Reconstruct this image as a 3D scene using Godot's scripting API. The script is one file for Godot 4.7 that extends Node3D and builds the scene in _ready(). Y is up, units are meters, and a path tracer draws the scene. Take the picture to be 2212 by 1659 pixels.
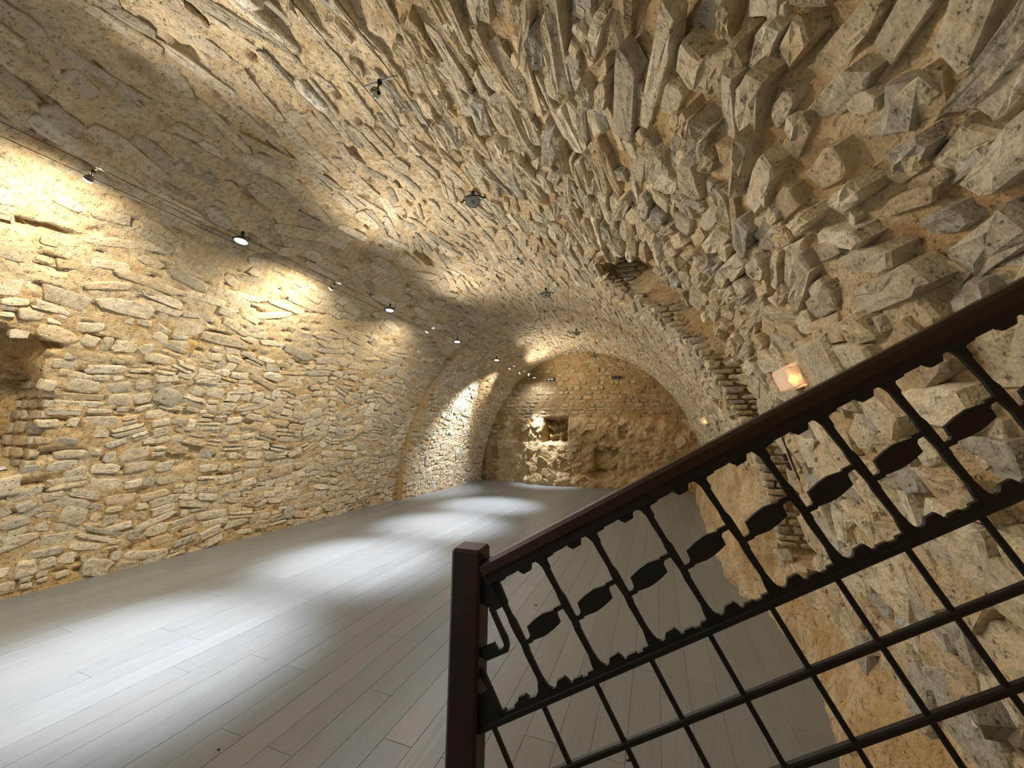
extends Node3D
# A barrel-vaulted stone cellar with cable lamps and a stair railing. x runs across the room, -z along it, y is up.

const EYE := Vector3(0, 1.55, 0)
const FOCAL := 850.0                    # focal length in pixels of the 2212 x 1659 frame
const C0 := -2.15                       # x of the crown of the vault
const Z_STEP := -7.6                    # where the far bay of the vault begins
const Z_END := -11.9
const Z_BEHIND := 6.4
const CABLE_Y := 3.2

var rng := RandomNumberGenerator.new()
var n_low: FastNoiseLite
var n_mid: FastNoiseLite
var n_high: FastNoiseLite
var n_rock: FastNoiseLite
var M := {}
var cam: Camera3D
var arc: PackedFloat32Array             # arc length of the near section at each theta step
var arc_len := 0.0
var s_left := 0.0                       # where the left wall becomes ceiling
var s_right := 0.0
var used := {}
var stones := {}                        # surface name -> list of stones


func _ready() -> void:
	rng.seed = 20240611
	setup_camera()
	setup_environment()
	setup_noise()
	setup_materials()
	setup_arc()
	build_floor()
	build_vault()
	build_end_wall()
	build_wall_behind()
	lay_vault_stones()
	lay_jambs()
	commit_stones()
	build_lamps()
	build_emergency_lights()
	build_socket()
	build_railing()
	build_small_things()


# ------------------------------------------------------------------ camera, air, exposure
func setup_camera() -> void:
	cam = Camera3D.new()
	cam.name = "camera"
	cam.fov = rad_to_deg(2.0 * atan(829.5 / FOCAL))
	cam.near = 0.02
	cam.far = 60.0
	add_child(cam)
	cam.position = EYE
	cam.basis = Basis(Vector3.UP, deg_to_rad(20.0)) * Basis(Vector3.RIGHT, deg_to_rad(6.9)) * Basis(Vector3.BACK, deg_to_rad(1.0))
	cam.current = true


func setup_environment() -> void:
	var e := Environment.new()
	e.background_mode = Environment.BG_COLOR
	e.background_color = Color(0, 0, 0)
	e.tonemap_mode = Environment.TONE_MAPPER_LINEAR
	e.tonemap_exposure = 1.0
	e.sdfgi_enabled = true
	e.ssao_enabled = true
	e.ssil_enabled = true
	var w := WorldEnvironment.new()
	w.name = "world_environment"
	w.environment = e
	add_child(w)


const WHITE_LAMP := Color(0.93, 0.955, 1.0)
const WARM_LAMP := Color(1.0, 0.925, 0.80)
const WHITE_ENERGY := 34.0
const SPILL_ENERGY := 1.6
const WARM_ENERGY := 3.5
const BACK_FILL_ENERGY := 3.7


# ------------------------------------------------------------------ noise, materials
func noise(sd: int, freq: float, oct: int) -> FastNoiseLite:
	var n := FastNoiseLite.new()
	n.seed = sd
	n.noise_type = FastNoiseLite.TYPE_SIMPLEX_SMOOTH
	n.frequency = freq
	n.fractal_type = FastNoiseLite.FRACTAL_FBM
	n.fractal_octaves = oct
	return n


func setup_noise() -> void:
	n_low = noise(3, 0.9, 2)
	n_mid = noise(11, 5.0, 3)
	n_high = noise(23, 17.0, 2)
	n_rock = noise(37, 2.2, 4)


func seamless(sd: int, freq: float, oct: int, size: int, kind := FastNoiseLite.TYPE_SIMPLEX_SMOOTH) -> PackedByteArray:
	var n := noise(sd, freq, oct)
	n.noise_type = kind
	var im := n.get_seamless_image(size, size, false, false, 0.12, true)
	im.convert(Image.FORMAT_L8)
	return im.get_data()


func texture(data: PackedByteArray, size: int, fmt: int) -> ImageTexture:
	var im := Image.create_from_data(size, size, false, fmt, data)
	im.generate_mipmaps()
	return ImageTexture.create_from_image(im)


# grey-to-ochre mottling with pits; c1 is the common tone, c2 the stain, c3 the pit
func mottle(sd: int, size: int, c1: Color, c2: Color, c3: Color, pit: float) -> Array:
	var a := seamless(sd, 5.0 / size, 4, size)
	var b := seamless(sd + 1, 18.0 / size, 5, size)
	var c := seamless(sd + 2, 60.0 / size, 3, size)
	var col := PackedByteArray()
	var hgt := PackedByteArray()
	col.resize(size * size * 3)
	hgt.resize(size * size)
	for i in size * size:
		var va := a[i] / 255.0
		var vb := b[i] / 255.0
		var vc := c[i] / 255.0
		var stain := smoothstep(0.42, 0.78, va * 0.6 + vb * 0.4)
		var p := smoothstep(pit, pit - 0.14, vb * 0.62 + vc * 0.38)
		var k := 0.965 + 0.26 * (vc - 0.5) + 0.40 * (vb - 0.5)
		var t := c1.lerp(c2, stain).lerp(c3, p * 0.40)
		col[i * 3] = clampi(int(t.r * k * 255.0), 0, 255)
		col[i * 3 + 1] = clampi(int(t.g * k * 255.0), 0, 255)
		col[i * 3 + 2] = clampi(int(t.b * k * 255.0), 0, 255)
		hgt[i] = clampi(int((0.30 + 0.38 * vb + 0.34 * vc - 0.35 * p) * 255.0), 0, 255)
	return [texture(col, size, Image.FORMAT_RGB8), texture(hgt, size, Image.FORMAT_L8)]


func stone_material(called: String, maps: Array, tile: float, relief: float, rough: float) -> StandardMaterial3D:
	var m := StandardMaterial3D.new()
	m.resource_name = called
	m.vertex_color_use_as_albedo = true
	m.albedo_texture = maps[0]
	m.uv1_triplanar = true
	m.uv1_world_triplanar = true
	m.uv1_scale = Vector3.ONE / tile
	m.roughness = rough
	m.metallic_specular = 0.25
	m.heightmap_enabled = true
	m.heightmap_texture = maps[1]
	m.heightmap_scale = relief
	return m


func plain(called: String, col: Color, rough: float, metal := 0.0) -> StandardMaterial3D:
	var m := StandardMaterial3D.new()
	m.resource_name = called
	m.albedo_color = col
	m.roughness = rough
	m.metallic = metal
	return m


func glow(called: String, col: Color, energy: float) -> StandardMaterial3D:
	var m := plain(called, Color(0.9, 0.9, 0.9), 0.3)
	m.emission_enabled = true
	m.emission = col
	m.emission_energy_multiplier = energy
	return m


func setup_materials() -> void:
	var st := mottle(101, 1024, Color(1.0, 0.985, 0.95), Color(0.93, 0.885, 0.79), Color(0.55, 0.48, 0.39), 0.33)
	var mo := mottle(211, 1024, Color(1.0, 0.965, 0.90), Color(0.91, 0.83, 0.70), Color(0.54, 0.45, 0.34), 0.34)
	M.stone = stone_material("limestone", st, 1.0, 1.5, 0.9)
	M.mortar = stone_material("lime mortar", mo, 0.9, 1.7, 0.95)
	M.rock = stone_material("bedrock", mo, 1.1, 2.2, 0.95)
	# floor planks: three tones of a limed, faintly grained board
	var g := seamless(301, 6.0 / 256.0, 3, 256)
	var f := seamless(302, 40.0 / 256.0, 2, 256)
	var col := PackedByteArray()
	var rgh := PackedByteArray()
	col.resize(256 * 256 * 3)
	rgh.resize(256 * 256)
	for i in 256 * 256:
		var k := 0.93 + 0.06 * (g[i] / 255.0 - 0.5) + 0.06 * (f[i] / 255.0 - 0.5)
		col[i * 3] = int(k * 250.0)
		col[i * 3 + 1] = int(k * 247.0)
		col[i * 3 + 2] = int(k * 241.0)
		rgh[i] = clampi(int(205.0 + 70.0 * (g[i] / 255.0 - 0.5)), 0, 255)
	var ct := texture(col, 256, Image.FORMAT_RGB8)
	var rt := texture(rgh, 256, Image.FORMAT_L8)
	M.planks = []
	for k in 4:
		var m := plain("limed plank %d" % k, [Color(0.56, 0.585, 0.605), Color(0.545, 0.57, 0.59), Color(0.575, 0.60, 0.62), Color(0.555, 0.575, 0.59)][k], 0.44)
		m.albedo_texture = ct
		m.roughness_texture = rt
		m.uv1_triplanar = true
		m.uv1_world_triplanar = true
		m.uv1_scale = Vector3(5.5, 1.0, 0.45)
		m.uv1_offset = Vector3(0.37 * k, 0, 0.21 * k)
		m.metallic_specular = 0.45
		M.planks.append(m)
	M.underfloor = plain("underfloor", Color(0.42, 0.38, 0.33), 0.95)
	M.iron = plain("black wrought iron", Color(0.035, 0.030, 0.030), 0.55)
	M.post = plain("dark stained post", Color(0.13, 0.060, 0.045), 0.5)
	M.rail = plain("dark stained handrail", Color(0.17, 0.095, 0.062), 0.42)
	M.steel = plain("brushed steel", Color(0.72, 0.72, 0.70), 0.3, 0.9)
	M.dark_metal = plain("dark lamp metal", Color(0.07, 0.065, 0.06), 0.45, 0.4)
	M.wire = plain("steel cable", Color(0.20, 0.17, 0.13), 0.5, 0.3)
	M.reflector = plain("lamp reflector", Color(0.62, 0.63, 0.60), 0.22, 0.85)
	M.lens_off = plain("frosted lamp glass", Color(0.66, 0.70, 0.68), 0.18)
	M.white_glow = glow("white lamp light", Color(0.95, 0.97, 1.0), 14.0)
	M.warm_glow = glow("warm lamp light", Color(1.0, 0.90, 0.72), 14.0)
	M.amber_glow = glow("amber bulb light", Color(1.0, 0.58, 0.16), 6.0)
	M.white_plastic = plain("white plastic", Color(0.82, 0.78, 0.71), 0.45)
	M.cover = StandardMaterial3D.new()
	M.cover.resource_name = "frosted cover"
	M.cover.albedo_color = Color(0.98, 0.95, 0.92, 0.70)
	M.cover.transparency = BaseMaterial3D.TRANSPARENCY_ALPHA
	M.cover.roughness = 0.2
	M.switch_red = plain("dark red plastic", Color(0.16, 0.045, 0.03), 0.4)
	M.black_plastic = plain("black plastic", Color(0.03, 0.03, 0.03), 0.4)
	M.chrome = plain("small lens", Color(0.6, 0.6, 0.58), 0.15, 0.7)
	M.ochre = plain("ochre plaster", Color(0.60, 0.40, 0.17), 0.9)
	M.ochre.albedo_texture = mo[0]
	M.ochre.uv1_triplanar = true
	M.ochre.uv1_world_triplanar = true


# ------------------------------------------------------------------ naming, meshes
func numbered(called: String) -> String:
	var n: int = used.get(called, 0)
	used[called] = n + 1
	return called if n == 0 else "%s_%03d" % [called, n]


func thing(called: String, label: String, category: String, at := Vector3.ZERO, group := "") -> Node3D:
	var o := Node3D.new()
	o.name = numbered(called)
	add_child(o)
	o.position = at
	o.set_meta("label", label)
	o.set_meta("category", category)
	if group:
		o.set_meta("group", group)
	return o


func structure(called: String, label: String) -> Node3D:
	var o := Node3D.new()
	o.name = called
	add_child(o)
	o.set_meta("kind", "structure")
	o.set_meta("label", label)
	o.set_meta("category", called.get_slice("_", 0))
	return o


func part(called: String, mesh: Mesh, mat: Material, parent: Node, tr := Transform3D.IDENTITY) -> MeshInstance3D:
	var o := MeshInstance3D.new()
	o.name = called
	o.mesh = mesh
	o.material_override = mat
	o.transform = tr
	parent.add_child(o, true)
	return o


class Buf:
	var v := PackedVector3Array()
	var n := PackedVector3Array()
	var c := PackedColorArray()
	var i := PackedInt32Array()

	func mesh() -> ArrayMesh:
		var a := []
		a.resize(Mesh.ARRAY_MAX)
		a[Mesh.ARRAY_VERTEX] = v
		a[Mesh.ARRAY_NORMAL] = n
		if c.size() == v.size():
			a[Mesh.ARRAY_COLOR] = c
		a[Mesh.ARRAY_INDEX] = i
		var m := ArrayMesh.new()
		m.add_surface_from_arrays(Mesh.PRIMITIVE_TRIANGLES, a)
		return m

	# a flat quad a-b-c-d seen from the side that "out" points to
	func quad(a: Vector3, b: Vector3, cc: Vector3, d: Vector3, out: Vector3) -> void:
		var f := (b - a).cross(cc - a)
		var k := v.size()
		var nn := (f if f.dot(out) > 0.0 else -f).normalized()
		for p in [a, b, cc, d]:
			v.append(p)
			n.append(nn)
		if f.dot(out) > 0.0:
			i.append_array([k, k + 2, k + 1, k, k + 3, k + 2])
		else:
			i.append_array([k, k + 1, k + 2, k, k + 2, k + 3])

	func tri(a: Vector3, b: Vector3, cc: Vector3, out: Vector3) -> void:
		var f := (b - a).cross(cc - a)
		var k := v.size()
		var nn := (f if f.dot(out) > 0.0 else -f).normalized()
		for p in [a, b, cc]:
			v.append(p)
			n.append(nn)
		i.append_array([k, k + 2, k + 1] if f.dot(out) > 0.0 else [k, k + 1, k + 2])


# a box with chamfered edges, centred, of the given size
func box(size: Vector3, ch: float) -> ArrayMesh:
	var b := Buf.new()
	add_box(b, Transform3D.IDENTITY, size, ch)
	return b.mesh()


func add_box(b: Buf, tr: Transform3D, size: Vector3, ch: float) -> void:
	var h := size * 0.5
	ch = minf(ch, minf(h.x, minf(h.y, h.z)) * 0.9)
	var ax := [Vector3.RIGHT, Vector3.UP, Vector3.BACK]
	for a in 3:
		var u: Vector3 = ax[(a + 1) % 3]
		var w: Vector3 = ax[(a + 2) % 3]
		var hu: float = h[(a + 1) % 3] - ch
		var hw: float = h[(a + 2) % 3] - ch
		for sg in [-1.0, 1.0]:
			var o: Vector3 = ax[a] * h[a] * sg
			b.quad(tr * (o - u * hu - w * hw), tr * (o + u * hu - w * hw), tr * (o + u * hu + w * hw), tr * (o - u * hu + w * hw), tr.basis * (ax[a] * sg))
	for a in 3:                         # edges along axis a
		var u: Vector3 = ax[(a + 1) % 3]
		var w: Vector3 = ax[(a + 2) % 3]
		var l: Vector3 = ax[a] * (h[a] - ch)
		var hu: float = h[(a + 1) % 3]
		var hw: float = h[(a + 2) % 3]
		for su in [-1.0, 1.0]:
			for sw in [-1.0, 1.0]:
				var p1: Vector3 = u * hu * su + w * (hw - ch) * sw
				var p2: Vector3 = u * (hu - ch) * su + w * hw * sw
				b.quad(tr * (p1 - l), tr * (p1 + l), tr * (p2 + l), tr * (p2 - l), tr.basis * (u * su + w * sw))
	for sx in [-1.0, 1.0]:
		for sy in [-1.0, 1.0]:
			for sz in [-1.0, 1.0]:
				b.tri(tr * Vector3(sx * h.x, sy * (h.y - ch), sz * (h.z - ch)), tr * Vector3(sx * (h.x - ch), sy * h.y, sz * (h.z - ch)), tr * Vector3(sx * (h.x - ch), sy * (h.y - ch), sz * h.z), tr.basis * Vector3(sx, sy, sz))


# a tube along points
func tube(points: Array, radius: float, sides := 8, closed := false) -> ArrayMesh:
	var b := Buf.new()
	add_tube(b, points, radius, sides, closed)
	return b.mesh()


func add_tube(b: Buf, points: Array, radius: float, sides := 8, closed := false) -> void:
	var n := points.size()
	var first := b.v.size()
	var side := Vector3.ZERO
	for k in n:
		var d: Vector3
		if closed:
			d = points[(k + 1) % n] - points[(k + n - 1) % n]
		else:
			d = points[mini(k + 1, n - 1)] - points[maxi(k - 1, 0)]
		d = d.normalized()
		if k == 0:
			side = d.cross(Vector3.UP if absf(d.y) < 0.9 else Vector3.RIGHT).normalized()
		side = (side - d * side.dot(d)).normalized()
		var up := d.cross(side)
		for j in sides:
			var a := TAU * j / sides
			var r := side * cos(a) + up * sin(a)
			b.v.append(points[k] + r * radius)
			b.n.append(r)
	for k in (n if closed else n - 1):
		for j in sides:
			var a0 := first + k * sides + j
			var a1 := first + k * sides + (j + 1) % sides
			var b0 := first + ((k + 1) % n) * sides + j
			var b1 := first + ((k + 1) % n) * sides + (j + 1) % sides
			b.i.append_array([a0, b0, a1, a1, b0, b1])
	if not closed:
		for e in [0, n - 1]:
			var k := b.v.size()
			var out: Vector3 = (points[0] - points[1]).normalized() if e == 0 else (points[n - 1] - points[n - 2]).normalized()
			for j in sides:
				b.v.append(b.v[first + e * sides + j])
				b.n.append(out)
			for j in range(1, sides - 1):
				if e == 0:
					b.i.append_array([k, k + j, k + j + 1])
				else:
					b.i.append_array([k, k + j + 1, k + j])


# a profile [radius, height] turned about the y axis
func lathe(profile: Array, sides := 24) -> ArrayMesh:
	var b := Buf.new()
	for k in profile.size() - 1:
		var p: Vector2 = profile[k]
		var q: Vector2 = profile[k + 1]
		var nrm := Vector2(q.y - p.y, p.x - q.x).normalized()
		var f := b.v.size()
		for j in sides + 1:
			var a := TAU * j / sides
			var d := Vector3(cos(a), 0, sin(a))
			b.v.append(d * p.x + Vector3.UP * p.y)
			b.v.append(d * q.x + Vector3.UP * q.y)
			b.n.append(d * nrm.x + Vector3.UP * nrm.y)
			b.n.append(d * nrm.x + Vector3.UP * nrm.y)
		for j in sides:
			var t := f + j * 2
			b.i.append_array([t, t + 2, t + 1, t + 1, t + 2, t + 3])
	return b.mesh()


# a flat outline in the plane (o; u, w), thickness t along nn
func plate(b: Buf, outline: PackedVector2Array, o: Vector3, u: Vector3, w: Vector3, nn: Vector3, t: float) -> void:
	var ids := Geometry2D.triangulate_polygon(outline)
	for k in range(0, ids.size(), 3):
		for sg in [-1.0, 1.0]:
			var q := []
			for j in 3:
				var p: Vector2 = outline[ids[k + j]]
				q.append(o + u * p.x + w * p.y + nn * t * 0.5 * sg)
			b.tri(q[0], q[1], q[2], nn * sg)
	var ctr := 1.0 if not Geometry2D.is_polygon_clockwise(outline) else -1.0
	for k in outline.size():
		var p: Vector2 = outline[k]
		var q: Vector2 = outline[(k + 1) % outline.size()]
		var d := q - p
		var outv := Vector2(d.y, -d.x) * ctr
		var p3 := o + u * p.x + w * p.y
		var q3 := o + u * q.x + w * q.y
		b.quad(p3 - nn * t * 0.5, q3 - nn * t * 0.5, q3 + nn * t * 0.5, p3 + nn * t * 0.5, u * outv.x + w * outv.y)


# ------------------------------------------------------------------ the section of the vault
func half_left(z: float) -> float:
	return 3.30 if z > Z_STEP else 3.16


func half_right(z: float) -> float:
	return lerpf(3.20, 3.50, clampf((-4.5 - z) / 7.4, 0.0, 1.0))


func crown(z: float) -> float:
	return 4.03 if z > Z_STEP else 3.99


func setup_arc() -> void:
	var n := 1200
	arc = PackedFloat32Array()
	arc.append(0.0)
	var p := Vector2(C0 - 3.30, 0)
	for k in range(1, n + 1):
		var t := PI * k / n
		var q := Vector2(C0 - (3.30 if t < PI / 2 else 3.20) * cos(t), 4.03 * sin(t))
		arc.append(arc[k - 1] + p.distance_to(q))
		p = q
	arc_len = arc[n]
	s_left = s_at(asin(2.35 / 4.03))
	s_right = s_at(PI - asin(2.15 / 4.03))


func s_at(theta: float) -> float:
	var x := theta / PI * (arc.size() - 1)
	var k := clampi(int(x), 0, arc.size() - 2)
	return lerpf(arc[k], arc[k + 1], x - k)


func theta_at(s: float) -> float:
	var k := clampi(arc.bsearch(s) - 1, 0, arc.size() - 2)
	return PI * (k + (s - arc[k]) / (arc[k + 1] - arc[k])) / (arc.size() - 1)


# point of the bare section
func section(theta: float, z: float) -> Vector3:
	var cs := cos(theta)
	return Vector3(C0 - (half_left(z) if cs > 0.0 else half_right(z)) * cs, crown(z) * sin(theta), z)


func inward(theta: float, z: float) -> Vector3:
	var a := half_left(z) if cos(theta) > 0.0 else half_right(z)
	var t := Vector2(a * sin(theta), crown(z) * cos(theta)).normalized()
	return Vector3(t.y, -t.x, 0)


# foot of the right wall on the floor
const FOOT := [[7.0, 0.95], [-1.2, 0.95], [-2.48, 0.80], [-2.96, 0.90], [-3.48, 0.97], [-3.86, 0.92], [-4.36, 0.895], [-4.62, 0.72], [-6.04, 0.70], [-7.24, 0.76], [-9.36, 0.83], [-12.0, 1.0]]


func foot(z: float) -> float:
	for k in FOOT.size() - 1:
		if z <= FOOT[k][0] and z >= FOOT[k + 1][0]:
			return lerpf(FOOT[k][1], FOOT[k + 1][1], (z - FOOT[k][0]) / (FOOT[k + 1][0] - FOOT[k][0]))
	return 0.95


# near and far edge of the arched slot in the right haunch, by height
func slot_near(y: float) -> float:
	return -3.28 - 0.25 * smoothstep(2.5, 3.2, y) - 0.9 * smoothstep(3.15, 3.5, y)


func slot_far(y: float) -> float:
	return -4.17 - 0.45 * smoothstep(2.2, 2.9, y) - 0.35 * smoothstep(2.9, 3.4, y)


func in_slot(x: float, y: float, z: float) -> bool:
	return x > C0 and y > 0.55 and y < 3.52 and z < slot_near(y) and z > slot_far(y)


func in_niche(x: float, y: float, z: float) -> bool:
	if x > C0 or z < -1.92 or z > -0.55 or y < 1.12:
		return false
	var top := 2.34 - 0.10 * smoothstep(-1.3, -1.8, z)
	return y < top and z > -1.92 + 0.16 * smoothstep(1.75, 2.05, y) * (1.0 - smoothstep(2.15, 2.3, y))


# the smooth ochre plaster low on the right wall beside the stairs
func in_plaster(x: float, y: float, z: float) -> bool:
	return x > C0 and y < 0.80 + 0.06 * n_low.get_noise_2d(z * 3.0, 5.0) and z > -1.66 + 0.05 * n_low.get_noise_2d(y * 5.0, 1.0)


# how rugged the masonry is here: 0 smeared smooth ... 1 slabs sticking out
func rugged(x: float, y: float, z: float) -> float:
	var r := smoothstep(-2.3, -1.2, x + 0.10 * (z + 2.0)) * smoothstep(-6.0, -3.4, z)
	return r * smoothstep(1.7, 2.3, y)


# height of the mortar above the bare section, towards the room
func relief(x: float, y: float, z: float) -> float:
	var p := Vector3(x, y, z)
	var r := rugged(x, y, z)
	var d := 0.028 * n_low.get_noise_3dv(p) - 0.014 * r + (0.012 + 0.014 * r) * n_mid.get_noise_3dv(p) + 0.010 * n_high.get_noise_3dv(p)
	if x < C0:
		# open joints and raked-out patches low on the left wall
		if y < 2.2 and z > -6.0:
			d -= 0.035 * smoothstep(0.18, 0.5, n_rock.get_noise_3d(x, y * 2.2, z * 0.8))
		d -= 0.045 * smoothstep(0.26, 0.50, n_mid.get_noise_3d(x * 2.4, y * 2.4, z * 0.45 + 9.0))
		# an open putlog slot near the crown and a long open joint above the niche
		if y > 3.6:
			d -= 0.16 * smoothstep(1.0, 0.7, maxf(absf(x + 2.93) / 0.045, absf(z + 4.46) / 0.22))
		d -= 0.10 * smoothstep(1.0, 0.6, maxf(absf(y - 3.0 + 0.02 * sin(z * 9.0)) / 0.022, absf(z + 1.35) / 0.30))
	elif y < 1.5:
		# rock at the foot of the right wall
		var top := 1.35 if z < -4.3 else 0.85
		if z < -4.3:
			d += 0.07 * n_rock.get_noise_3d(x * 0.8, y * 0.6, z)
		d += maxf(0.0, (1.0 - smoothstep(0.0, top, y))) * maxf(0.0, C0 + half_right(z) - foot(z))
	return d


# where stones are bedded: the broad shape of the wall without the roughness of the mortar
func bed_point(theta: float, z: float) -> Vector3:
	var p := section(theta, z)
	var d := 0.028 * n_low.get_noise_3dv(p)
	if p.x > C0 and p.y < 1.5:
		var top := 1.35 if z < -4.3 else 0.85
		d += maxf(0.0, (1.0 - smoothstep(0.0, top, p.y))) * maxf(0.0, C0 + half_right(z) - foot(z))
	if p.x > C0 and z > -1.7:
		d -= 0.16 * smoothstep(-1.7, -1.1, z)
	return p + inward(theta, z) * d


func vault_point(theta: float, z: float) -> Vector3:
	var p := section(theta, z)
	var d := relief(p.x, p.y, z)
	if in_slot(p.x, p.y, z):
		d = -0.42 + d
	elif in_niche(p.x, p.y, z):
		d = -0.5 + d
	if p.x > C0 and z > -1.7:
		d -= 0.16 * smoothstep(-1.7, -1.1, z)
	return p + inward(theta, z) * d


func mortar_colour(p: Vector3, th: float) -> Color:
	var a := 0.5 + 0.5 * n_low.get_noise_3d(p.x * 1.7 + 31.0, p.y * 1.7, p.z * 0.9)
	var b := 0.5 + 0.5 * n_mid.get_noise_3d(p.x * 0.7 + 7.0, p.y * 0.7, p.z * 0.5)
	var ochre := Color(0.60, 0.475, 0.29)
	var pale := Color(0.71, 0.635, 0.495)
	var grey := Color(0.63, 0.575, 0.48)
	if p.x < C0 and p.y < 2.6:
		return ochre.lerp(pale, smoothstep(0.30, 0.75, a * 0.55 + b * 0.45))
	if p.x < C0 + 0.7:
		return grey.lerp(pale, smoothstep(0.35, 0.7, b)).lerp(ochre, 0.35 * smoothstep(0.55, 0.8, a))
	if in_plaster(p.x, p.y, p.z):
		return Color(0.58, 0.40, 0.185)
	return Color(0.50, 0.385, 0.24).lerp(Color(0.62, 0.55, 0.425), smoothstep(0.35, 0.65, a * 0.4 + b * 0.6))


func z_columns() -> PackedFloat32Array:
	var zs := PackedFloat32Array()
	var z := Z_BEHIND
	while z > Z_END + 0.02:
		zs.append(z)
		var step := 0.3 if z > 0.5 else 0.12 if z > -0.45 else (0.026 if z > -5.0 else 0.036)
		if z > Z_STEP and z - step <= Z_STEP:
			zs.append(Z_STEP + 0.001)
			zs.append(Z_STEP - 0.001)
			z = Z_STEP - 0.03
			continue
		z -= step
	zs.append(Z_END - 0.06)
	return zs


func build_vault() -> void:
	var zs := z_columns()
	var spans := [
		["wall_left", "pale rubble wall of coursed limestone lit by warm lamps along the plank floor", 0.0, s_left],
		["ceiling", "barrel vault of rough limestone slabs and smeared mortar over the whole cellar", s_left, s_right],
		["wall_right", "dim rough stone wall behind the stair railing with an arched slot", s_right, arc_len],
	]
	for sp in spans:
		var b := Buf.new()
		var s0: float = sp[2]
		var s1: float = sp[3]
		var rows := int(ceil((s1 - s0) / 0.028)) + 1
		var nz := zs.size()
		b.v.resize(rows * nz)
		b.n.resize(rows * nz)
		b.c.resize(rows * nz)
		for r in rows:
			var th := theta_at(lerpf(s0, s1, float(r) / (rows - 1)))
			if r == 0 and s0 == 0.0:
				th = 0.0
			for k in nz:
				var p := vault_point(th, zs[k])
				if th < 0.001 or th > PI - 0.001:
					p.y = -0.06
				b.v[r * nz + k] = p
				b.c[r * nz + k] = mortar_colour(p, th)
		for r in rows:
			for k in nz:
				var u: Vector3 = b.v[mini(r + 1, rows - 1) * nz + k] - b.v[maxi(r - 1, 0) * nz + k]
				var w: Vector3 = b.v[r * nz + mini(k + 1, nz - 1)] - b.v[r * nz + maxi(k - 1, 0)]
				b.n[r * nz + k] = w.cross(u).normalized()
		var id := PackedInt32Array()
		id.resize((rows - 1) * (nz - 1) * 6)
		var q := 0
		for r in rows - 1:
			for k in nz - 1:
				var a := r * nz + k
				id[q] = a
				id[q + 1] = a + nz
				id[q + 2] = a + 1
				id[q + 3] = a + 1
				id[q + 4] = a + nz
				id[q + 5] = a + nz + 1
				q += 6
		b.i = id
		var o := structure(sp[0], sp[1])
		part("mortar", b.mesh(), M.mortar, o)
		stones[sp[0]] = []


# ------------------------------------------------------------------ stones
# one stone: frame (centre p, along ta, across tb, out n), half sizes, height above the mortar, tilt, style 0 rounded / 1 angular
func seen(p: Vector3, size: float) -> float:
	var q := cam.transform.affine_inverse() * p
	if q.z > -0.3:
		return 0.0
	var x := 1106.0 + FOCAL * q.x / -q.z
	var y := 829.5 - FOCAL * q.y / -q.z
	if x < -450.0 or x > 2660.0 or y < -450.0 or y > 2100.0:
		return 0.0
	var inside := 1.0 if x > 0.0 and x < 2212.0 and y > 0.0 and y < 1659.0 else 0.02
	return inside * size / q.length_squared()


func stone(surface: String, p: Vector3, ta: Vector3, tb: Vector3, n: Vector3, la: float, lb: float, up: float, tilt: Vector2, style: int, col: Color, points := 10) -> void:
	var facing := absf(n.dot((EYE - p).normalized()))
	if in_plaster(p.x, p.y - 0.06, p.z + 0.04) and col.r > 0.4 and col.b < 0.6:
		return
	var area := seen(p, la * lb * (facing + 0.1))
	if area <= 0.0:
		return
	stones[surface].append([area, p, ta, tb, n, la, lb, up, tilt, style, col, points, rng.randi()])


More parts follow.
